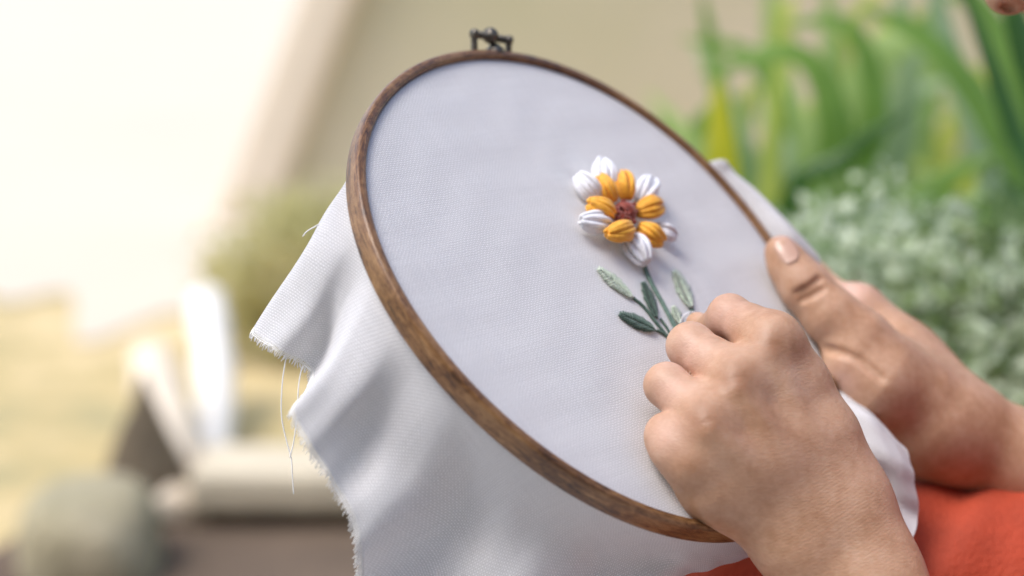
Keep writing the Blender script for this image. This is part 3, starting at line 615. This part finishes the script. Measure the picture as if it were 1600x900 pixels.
# ------------------------------------------------------------------ implicit bodies
class Field:
    def __init__(s, lo, hi, h):
        s.lo = np.asarray(lo, np.float32); s.h = h; s.n = np.ceil((np.asarray(hi) - s.lo) / h).astype(int) + 1
        s.F = np.full(s.n, 1.0, np.float32)
    def sub(s, lo, hi):
        a = np.clip(np.floor((np.asarray(lo) - s.lo) / s.h).astype(int), 0, s.n); b = np.clip(np.ceil((np.asarray(hi) - s.lo) / s.h).astype(int) + 1, 0, s.n)
        sl = tuple(slice(i, j) for i, j in zip(a, b))
        g = [s.lo[i] + s.h * np.arange(a[i], b[i], dtype=np.float32) for i in range(3)]
        return sl, g[0][:, None, None], g[1][None, :, None], g[2][None, None, :]
    @staticmethod
    def dcap(X, Y, Z, a, b, ra, rb):
        ba = b - a; L2 = float(ba @ ba) + 1e-12; px, py, pz = X - a[0], Y - a[1], Z - a[2]
        t = np.clip((px * ba[0] + py * ba[1] + pz * ba[2]) / L2, 0, 1)
        return np.sqrt((px - t * ba[0]) ** 2 + (py - t * ba[1]) ** 2 + (pz - t * ba[2]) ** 2) - (ra + (rb - ra) * t)
    def cap(s, a, b, ra, rb, k, tgt=None):
        a = np.asarray(a, np.float32); b = np.asarray(b, np.float32); m = max(ra, rb) + k + 3 * s.h
        sl, X, Y, Z = s.sub(np.minimum(a, b) - m, np.maximum(a, b) + m); d = s.dcap(X, Y, Z, a, b, ra, rb); T = s.F if tgt is None else tgt
        T[sl] = s.smin(T[sl], d, k)
    @staticmethod
    def smin(a, b, k):
        if k <= 0: return np.minimum(a, b)
        h = np.maximum(k - np.abs(a - b), 0) / k; return np.minimum(a, b) - h * h * k * .25
    def cut(s, a, b, ra, rb, k):
        a = np.asarray(a, np.float32); b = np.asarray(b, np.float32); m = max(ra, rb) + k + 3 * s.h
        sl, X, Y, Z = s.sub(np.minimum(a, b) - m, np.maximum(a, b) + m); d = s.dcap(X, Y, Z, a, b, ra, rb)
        s.F[sl] = -s.smin(-s.F[sl], d, k)
    def ell(s, c, r, ax, k, cut=False):
        c = np.asarray(c, np.float32); m = max(r) + k + 3 * s.h; sl, X, Y, Z = s.sub(c - m, c + m); px, py, pz = X - c[0], Y - c[1], Z - c[2]
        q = [(px * e[0] + py * e[1] + pz * e[2]) for e in ax]; k0 = np.sqrt(sum((q[i] / r[i]) ** 2 for i in range(3))); k1 = np.sqrt(sum((q[i] / r[i] ** 2) ** 2 for i in range(3))) + 1e-9
        d = k0 * (k0 - 1) / k1
        s.F[sl] = -s.smin(-s.F[sl], d, k) if cut else s.smin(s.F[sl], d, k)
    def at(s, p):
        q = (np.asarray(p) - s.lo) / s.h; i = np.clip(np.round(q).astype(int), 0, s.n - 1); return s.F[tuple(i)]
    def surf(s, px, py, z0, z1):
        for z in np.linspace(z0, z1, 300):
            p = Cc(px, py, z)
            if s.at(p) < 0: return p
        return None
    def mesh(s, it=2, relax=()):
        F = s.F; sg = F < 0; n = s.n; c = np.zeros(n - 1, np.uint8)
        offs = [(i, j, k) for i in (0, 1) for j in (0, 1) for k in (0, 1)]
        for o in offs: c += sg[o[0]:n[0] - 1 + o[0], o[1]:n[1] - 1 + o[1], o[2]:n[2] - 1 + o[2]]
        act = (c > 0) & (c < 8); idx = np.argwhere(act); vid = np.full(n - 1, -1, np.int64); vid[act] = np.arange(len(idx))
        val = np.stack([F[tuple((idx + o).T)] for o in offs]); acc = np.zeros((len(idx), 3)); cnt = np.zeros(len(idx))
        for i, a in enumerate(offs):
            for j, b in enumerate(offs):
                if j > i and sum(abs(x - y) for x, y in zip(a, b)) == 1:
                    cr = (val[i] < 0) != (val[j] < 0); t = val[i][cr] / (val[i][cr] - val[j][cr]); A = np.array(a, float); B = np.array(b, float)
                    acc[cr] += A + t[:, None] * (B - A); cnt[cr] += 1
        v = s.lo + s.h * (idx + acc / cnt[:, None])
        fs = []
        for ax in range(3):
            o1, o2 = [(1, 2), (2, 0), (0, 1)][ax]
            sl0 = [slice(None)] * 3; sl1 = [slice(None)] * 3; sl0[ax] = slice(0, -1); sl1[ax] = slice(1, None)
            ch = sg[tuple(sl0)] != sg[tuple(sl1)]; e = np.argwhere(ch)
            e = e[(e[:, o1] > 0) & (e[:, o2] > 0) & (e[:, o1] < n[o1] - 1) & (e[:, o2] < n[o2] - 1)]
            d1 = np.zeros(3, int); d1[o1] = 1; d2 = np.zeros(3, int); d2[o2] = 1
            q = np.stack([vid[tuple((e - d1 - d2).T)], vid[tuple((e - d2).T)], vid[tuple(e.T)], vid[tuple((e - d1).T)]], 1)
            ins = sg[tuple(e.T)]; q[~ins] = q[~ins][:, ::-1]; fs.append(q)
        f = np.vstack(fs); f = f[(f >= 0).all(1)]
        ed = np.vstack([f[:, [0, 1]], f[:, [1, 2]], f[:, [2, 3]], f[:, [3, 0]]]); deg = np.bincount(ed.ravel(), minlength=len(v)).astype(float)[:, None] + 1e-9
        for lam in (.5, -.52) * it:
            sm = np.zeros_like(v)
            for i in range(3):
                sm[:, i] = np.bincount(ed[:, 0], v[ed[:, 1], i], len(v)) + np.bincount(ed[:, 1], v[ed[:, 0], i], len(v))
            v = v + lam * (sm / deg - v)
        for (c, r, n_it) in relax:                      # local easing of a lump
            w = np.exp(-(np.linalg.norm(v - c, axis=1) / r) ** 4)[:, None]; keep = w[:, 0] > .004
            e = ed[keep[ed[:, 0]] | keep[ed[:, 1]]]; dg = np.bincount(e.ravel(), minlength=len(v)).astype(float)[:, None] + 1e-9
            for _ in range(n_it):
                sm = np.stack([np.bincount(e[:, 0], v[e[:, 1], i], len(v)) + np.bincount(e[:, 1], v[e[:, 0], i], len(v)) for i in range(3)], 1)
                v = np.where(keep[:, None], v + .6 * w * (sm / dg - v), v)
        return v, f
def px(x, y, z, r): return Cc(x, y, z), r * z / FPX
def chain(F, pts, k, tgt=None):
    q = [px(*p) for p in pts]
    for (a, ra), (b, rb) in zip(q[:-1], q[1:]): F.cap(a, b, ra, rb, k, tgt)
def merge(F, G, k): F.F = F.smin(F.F, G, k)

body_v = []; body_f = []; body_n = 0; red = []; wri = []; pale = []
def take(F, redpts=(), wrpts=(), palepts=(), it=2, relax=()):
    global body_n
    v, f = F.mesh(it, relax); body_v.append(v); body_f.append(f + body_n); body_n += len(v)
    for dst, src in ((red, redpts), (wri, wrpts), (pale, palepts)):
        a = np.zeros(len(v))
        for (c, r, amp) in src: a = np.maximum(a, amp * np.exp(-(np.linalg.norm(v - c, axis=1) / r) ** 2))
        dst.append(a)

# ---- near hand: fist-like grip, back of the hand to the camera
N_LO = Cc(985, 440, .80); N_LO = np.array([.055, -.01, .80]); N_HI = np.array([.285, .275, .995])
F = Field(N_LO, N_HI, .0010)
mc = [((1206, 534, .907, 34), (1325, 800, .905, 46)), ((1150, 592, .895, 35), (1308, 812, .897, 49)), ((1104, 654, .883, 34), (1278, 818, .892, 49)), ((1084, 722, .876, 33), (1248, 820, .892, 44))]
for a, b in mc: chain(F, [a, b], .014)
chain(F, [(1206, 540, .908, 33), (1243, 599, .910, 44), (1288, 681, .908, 47), (1321, 760, .905, 49), (1348, 838, .898, 50)], .012)   # first web muscle
chain(F, [(1052, 702, .884, 31), (1112, 770, .884, 38), (1240, 848, .894, 50)], .014)          # hypothenar edge
chain(F, [(1150, 690, .905, 55), (1270, 760, .905, 60)], .014)          # palm volume
for a, b in zip(mc[:-1], mc[1:]):                                       # fill between the metacarpals
    for t_ in (.1, .22, .34, .46, .58, .7, .82, .94):
        q = [tuple(np.array(m_[0]) * (1 - t_) + np.array(m_[1]) * t_) for m_ in (a, b)]
        chain(F, [(x, y, z, r - 1.5) for x, y, z, r in q], .006)
u = np.array([.88, -.48])
def fore(k0, k1, k2, dz=0):
    q = []
    for (cx, cy, z, off, r) in ((1287, 822, .901, k0, 53), (1338, 912, .892, k1, 53), (1420, 1060, .872, k2, 66), (1590, 1345, .845, k2, 92)): q.append((cx + u[0] * off, cy + u[1] * off, z + dz, r))
    return q
chain(F, fore(-52, -47, -42), .012); chain(F, fore(52, 47, 42), .012); chain(F, fore(0, 0, 0), .012)
chain(F, [(1236, 864, .888, 34), (1246, 874, .888, 34)], .02)            # wrist bone
fing = [[(1206, 534, .907, 35), (1172, 512, .918, 35), (1140, 494, .930, 33), (1108, 520, .952, 26), (1090, 506, .962, 19)],
        [(1150, 592, .895, 36), (1112, 565, .906, 37), (1079, 541, .916, 36), (1088, 560, .937, 28), (1118, 572, .945, 24)],
        [(1104, 654, .883, 35), (1070, 626, .893, 36), (1042, 602, .901, 34), (1058, 622, .917, 26), (1088, 640, .925, 23)],
        [(1084, 722, .876, 33), (1058, 696, .881, 33), (1041, 678, .886, 31), (1054, 696, .899, 24), (1080, 708, .905, 20)]]
G = np.full(F.n, 1.0, np.float32)
for q in fing:
    g = np.full(F.n, 1.0, np.float32); chain(F, q, .004, g); G = F.smin(G, g, .0008)
g = np.full(F.n, 1.0, np.float32); chain(F, [(1268, 630, .935, 38), (1190, 570, .955, 30), (1125, 520, .968, 24)], .006, g); G = F.smin(G, g, .001)
merge(F, G, .009)
for q in ([(1170, 546, .915, 22), (1185, 566, .908, 24)], [(1112, 602, .900, 22), (1130, 622, .893, 24)], [(1078, 668, .887, 20), (1094, 690, .882, 22)]): chain(F, q, .005)
chain(F, [(1225, 715, .8965, 45), (1268, 790, .8975, 49), (1325, 890, .8955, 54)], .014); chain(F, [(1275, 700, .899, 46), (1318, 790, .900, 50), (1360, 890, .897, 52)], .014)
for (a, b) in (((1202, 560, .890, 12), (1262, 690, .8865, 9)), ((1154, 612, .8765, 12), (1235, 720, .8745, 9)), ((1110, 672, .866, 11), (1190, 745, .871, 8))): chain(F, [a, b], .016)
# knuckle bumps
for (x, y, z, r) in ((1210, 532, .9035, 33), (1152, 592, .891, 34), (1100, 654, .880, 32)): chain(F, [(x, y, z, r), (x + 5, y + 6, z, r)], .012)
kn = [(Cc(1212, 535, .885), .010, .85), (Cc(1240, 540, .89), .008, .6), (Cc(1155, 592, .875), .011, .8), (Cc(1100, 655, .866), .010, .75), (Cc(1078, 725, .86), .008, .5), (Cc(1200, 660, .87), .022, .28), (Cc(1020, 612, .885), .007, .3), (Cc(1120, 482, .92), .007, .25), (Cc(1055, 535, .9), .007, .25)]
wr = [(Cc(1310, 800, .88), .026, 1), (Cc(1250, 830, .875), .022, .9), (Cc(1350, 850, .88), .02, .9)]
pl = [(Cc(1125, 500, .92), .014, .45), (Cc(1070, 555, .9), .014, .45), (Cc(1040, 610, .885), .012, .4), (Cc(1035, 680, .872), .012, .35)]
take(F, kn, wr, pl, relax=[(Cc(1252, 760, .871), .026, 260)])

# ---- far hand: thumb on the hoop, fingers behind the cloth
F = Field(np.array([.12, -.045, .98]), np.array([.46, .215, 1.22]), .0011)
chain(F, [(1336, 490, 1.085, 37), (1432, 600, 1.075, 46), (1488, 668, 1.06, 60)], .014)
chain(F, [(1330, 568, 1.03, 42), (1370, 600, 1.03, 56)], .016)
chain(F, [(1345, 486, 1.085, 34), (1425, 572, 1.075, 40), (1500, 650, 1.06, 52)], .016)
chain(F, [(1370, 590, 1.035, 58), (1440, 652, 1.045, 68)], .018)
chain(F, [(1400, 560, 1.07, 55), (1470, 670, 1.055, 70)], .016)
chain(F, [(1468, 668, 1.055, 76), (1600, 727, 1.065, 77), (1780, 800, 1.085, 92), (2080, 960, 1.15, 105)], .016)
G = np.full(F.n, 1.0, np.float32)
for q in ([(1336, 496, 1.085, 34), (1268, 437, 1.118, 29), (1200, 430, 1.125, 24)], [(1380, 540, 1.085, 38), (1300, 510, 1.12, 30), (1225, 500, 1.125, 25)], [(1400, 580, 1.085, 36), (1320, 575, 1.11, 29), (1245, 570, 1.11, 24)], [(1420, 620, 1.075, 32), (1350, 630, 1.09, 25), (1280, 630, 1.085, 21)]):
    g = np.full(F.n, 1.0, np.float32); chain(F, q, .004, g); G = F.smin(G, g, .001)
merge(F, G, .010)
g = np.full(F.n, 1.0, np.float32)
chain(F, [(1220, 393, 1.046, 25), (1233, 416, 1.044, 29), (1258, 449, 1.040, 36), (1298, 493, 1.036, 41), (1340, 530, 1.035, 47), (1425, 615, 1.045, 66)], .008, g)
merge(F, g, .008)
# creases of the thumb joint and of the ball of the thumb
def crease(pts, r, k=.0022, lift=.95):
    q = []
    for x, y in pts:
        p = F.surf(x, y, .985, 1.15)
        if p is not None: q.append(p - np.array([0, 0, 1]) * r * lift)
    q = np.array(q) if len(q) > 1 else None
    if q is None: return
    q = crom(q, max(6, 4 * len(q)))
    for a, b in zip(q[:-1], q[1:]): F.cut(a, b, r, r, k)
for c in ([(1240, 460), (1256, 453), (1270, 444), (1282, 434)], [(1250, 470), (1268, 461), (1288, 449)]): crease(c, .0009, .003, 1.0)
crease([(1288, 545), (1320, 553), (1352, 568), (1378, 592)], .0011, .0035, .95)
take(F, [(Cc(1262, 448, 1.03), .008, .55), (Cc(1215, 395, 1.035), .006, .25), (Cc(1420, 740, 1.04), .03, .1)], [(Cc(1262, 448, 1.03), .01, 1), (Cc(1350, 590, 1.02), .02, .6)], [(Cc(1320, 450, 1.07), .016, .8), (Cc(1310, 600, 1.015), .01, .6)])
tn = F

# ---- head (only the nose tip reaches into the frame)
a_ = R(24); hf = np.array([-math.cos(a_), math.sin(a_), 0]); hu = np.array([-math.sin(a_), -math.cos(a_), 0]); hs = np.array([0, 0, 1.0])
HO = np.array([.2575, -.1545, 1.0]) - hf * .1155 + hu * .022
def hd(f_, u_, s_=0): return HO + hf * f_ + hu * u_ + hs * s_
AX = (hf, hu, hs)
F = Field(np.array([.235, -.40, .895]), np.array([.60, .02, 1.105]), .0018)
F.ell(hd(-.012, .04), (.098, .095, .076), AX, .01); F.ell(hd(.03, -.025), (.062, .092, .060), AX, .03)
F.cap(hd(.06, -.088, -.012), hd(.06, -.088, .012), .022, .022, .03)
F.cap(hd(.083, .018), hd(.104, -.018), .0085, .0098, .010); F.cap(hd(.1035, -.0215), hd(.1025, -.022), .0122, .0122, .006)
for s in (-1, 1):
    F.cap(hd(.0925, -.025, s * .0115), hd(.086, -.026, s * .0135), .0085, .008, .005)
    F.ell(hd(.068, -.02, s * .036), (.022, .024, .022), AX, .02); F.ell(hd(.082, .022, s * .031), (.014, .011, .017), AX, .008, True)
    F.cap(hd(.078, .036, s * .012), hd(.070, .036, s * .042), .008, .007, .012)
    F.ell(hd(-.005, -.005, s * .075), (.020, .032, .008), AX, .006)
    F.cut(hd(.0965, -.0345, s * .0070), hd(.090, -.031, s * .0095), .0042, .003, .002)
F.cap(hd(.088, -.050, -.018), hd(.088, -.050, .018), .006, .006, .008); F.cap(hd(.085, -.062, -.015), hd(.085, -.062, .015), .007, .007, .008)
F.cut(hd(.096, -.056, -.02), hd(.096, -.056, .02), .0018, .0018, .003)
F.cap(hd(-.03, -.06), np.array([.50, -.02, .99]), .055, .06, .02)
for z_ in np.linspace(.93, 1.05, 400):
    if F.at(Cc(1577, 11, z_)) < 0:
        F.ell(Cc(1577, 11, z_ + .0012), (.0058, .0022, .006), (np.array([.97, .24, 0]), np.array([-.24, .97, 0]), hs), .001, True); break
take(F, [(hd(.11, -.03), .02, .1)], (), ())
vb = W(np.vstack(body_v)); fb = np.vstack(body_f)
pbase = W(np.array([.56, .25, 1.0])).ravel()
person = thing('person', 'person in orange red trousers stitching with both hands on the white hoop', 'person', pbase)
bo = mesh('body', vb, fb, M_SKIN, person)
fattr(bo, 'redness', np.concatenate(red)); fattr(bo, 'wrinkle', np.concatenate(wri)); fattr(bo, 'pale', np.concatenate(pale))
# thumb nail, laid on the surface of the thumb
nx, ny = 9, 11; nv = []; ok = True
c_ = np.array([1229, 391.0]); ax_ = np.array([.52, .85]); sd_ = np.array([.85, -.52])
for i in range(ny):
    for j in range(nx):
        s_, t_ = (j / (nx - 1) - .5) * 2, (i / (ny - 1) - .5) * 2
        w_ = 15.5 * (1 - .28 * max(t_, 0) ** 3 - .32 * max(-t_, 0) ** 2.5); q = c_ + ax_ * t_ * 23 * (1 - .16 * s_ * s_) + sd_ * s_ * w_
        p = tn.surf(q[0], q[1], .985, 1.15)
        if p is None: p = nv[-1] + 0 if nv else Cc(q[0], q[1], 1.03)
        nv.append(p)
nv = np.array(nv).reshape(ny, nx, 3); 
for _ in range(6):
    z = nv[..., 2].copy(); z[1:-1, 1:-1] = (z[:-2, 1:-1] + z[2:, 1:-1] + z[1:-1, :-2] + z[1:-1, 2:]) / 4; z[:, 0] = z[:, 1] * 2 - z[:, 2] + .0002; z[:, -1] = 2 * z[:, -2] - z[:, -3] + .0002; nv[..., 2] = z
nv[..., 2] -= .0001
f = [(i * nx + j, i * nx + j + 1, (i + 1) * nx + j + 1, (i + 1) * nx + j) for i in range(ny - 1) for j in range(nx - 1)]
no = mesh('thumbnail', W(nv.reshape(-1, 3)), f, M_NAIL, person); sm_ = no.modifiers.new('thick', 'SOLIDIFY'); sm_.thickness = .0006
# garments and hair
F = Field(np.array([.25, -.16, .70]), np.array([.86, .62, 1.32]), .006)
for a, b, r0, r1 in (((.58, .02, .88), (.62, .42, .92), .11, .12), ((.58, .02, 1.10), (.62, .42, 1.08), .11, .12), ((.46, .03, .82), (.56, .02, .95), .065, .09), ((.50, .0, 1.15), (.56, .02, 1.05), .065, .09),
                     ((.45, .03, .82), (.275, .275, .84), .062, .052), ((.49, .0, 1.15), (.50, .20, 1.165), .062, .055), ((.50, .20, 1.165), (.43, .165, 1.125), .055, .05)):
    F.cap(np.array(a), np.array(b), r0, r1, .03)
v, f = F.mesh(3); mesh('blouse', W(v), f, M_BLOUSE, person)
F = Field(np.array([.02, .10, .80]), np.array([.80, .95, 1.32]), .006)
def pz(x, y, z): return Cc(x, y, z)
F.cap(pz(1150, 958, 1.055), np.array([.56, .181, 1.09]), .070, .085, .02); F.cap(pz(1150, 1200, .93), np.array([.56, .34, .92]), .068, .085, .02)
F.cap(np.array([.58, .27, 1.07]), np.array([.60, .34, .93]), .09, .09, .03)
F.cap(pz(1150, 985, 1.055), pz(1300, 2400, 1.06), .062, .05, .02); F.cap(pz(1150, 1200, .93), pz(1350, 2450, .95), .062, .05, .02)
# folds across the thigh
v, f = F.mesh(3)
nz = .0022 * np.sin(v[:, 0] * 95 + v[:, 1] * 60 + 1.5 * np.sin(v[:, 2] * 40)) + .0015 * np.sin(v[:, 0] * 190 - v[:, 2] * 120); v = v + np.stack([0 * nz, -nz, 0 * nz], 1)
mesh('trousers', W(v), f, M_TROUSER, person)
F = Field(np.array([.27, -.44, .88]), np.array([.62, -.05, 1.12]), .003)
F.ell(hd(-.024, .052), (.100, .094, .083), AX, .01); F.ell(hd(-.115, .03), (.045, .045, .045), AX, .02); F.ell(hd(.075, -.04), (.075, .095, .1), AX, .01, True)
v, f = F.mesh(3); mesh('hair', W(v), f, M_HAIR, person)
for s in (-1, 1):
    import bmesh
    bm = bmesh.new(); bmesh.ops.create_uvsphere(bm, u_segments=16, v_segments=10, radius=.0115)
    v = np.array([tuple(x.co) for x in bm.verts]) + W(hd(.068, .02, s * .031)).ravel(); f = [tuple(x.index for x in y.verts) for y in bm.faces]; bm.free()
    mesh('eyelid', v, f, M_SKIN, person)
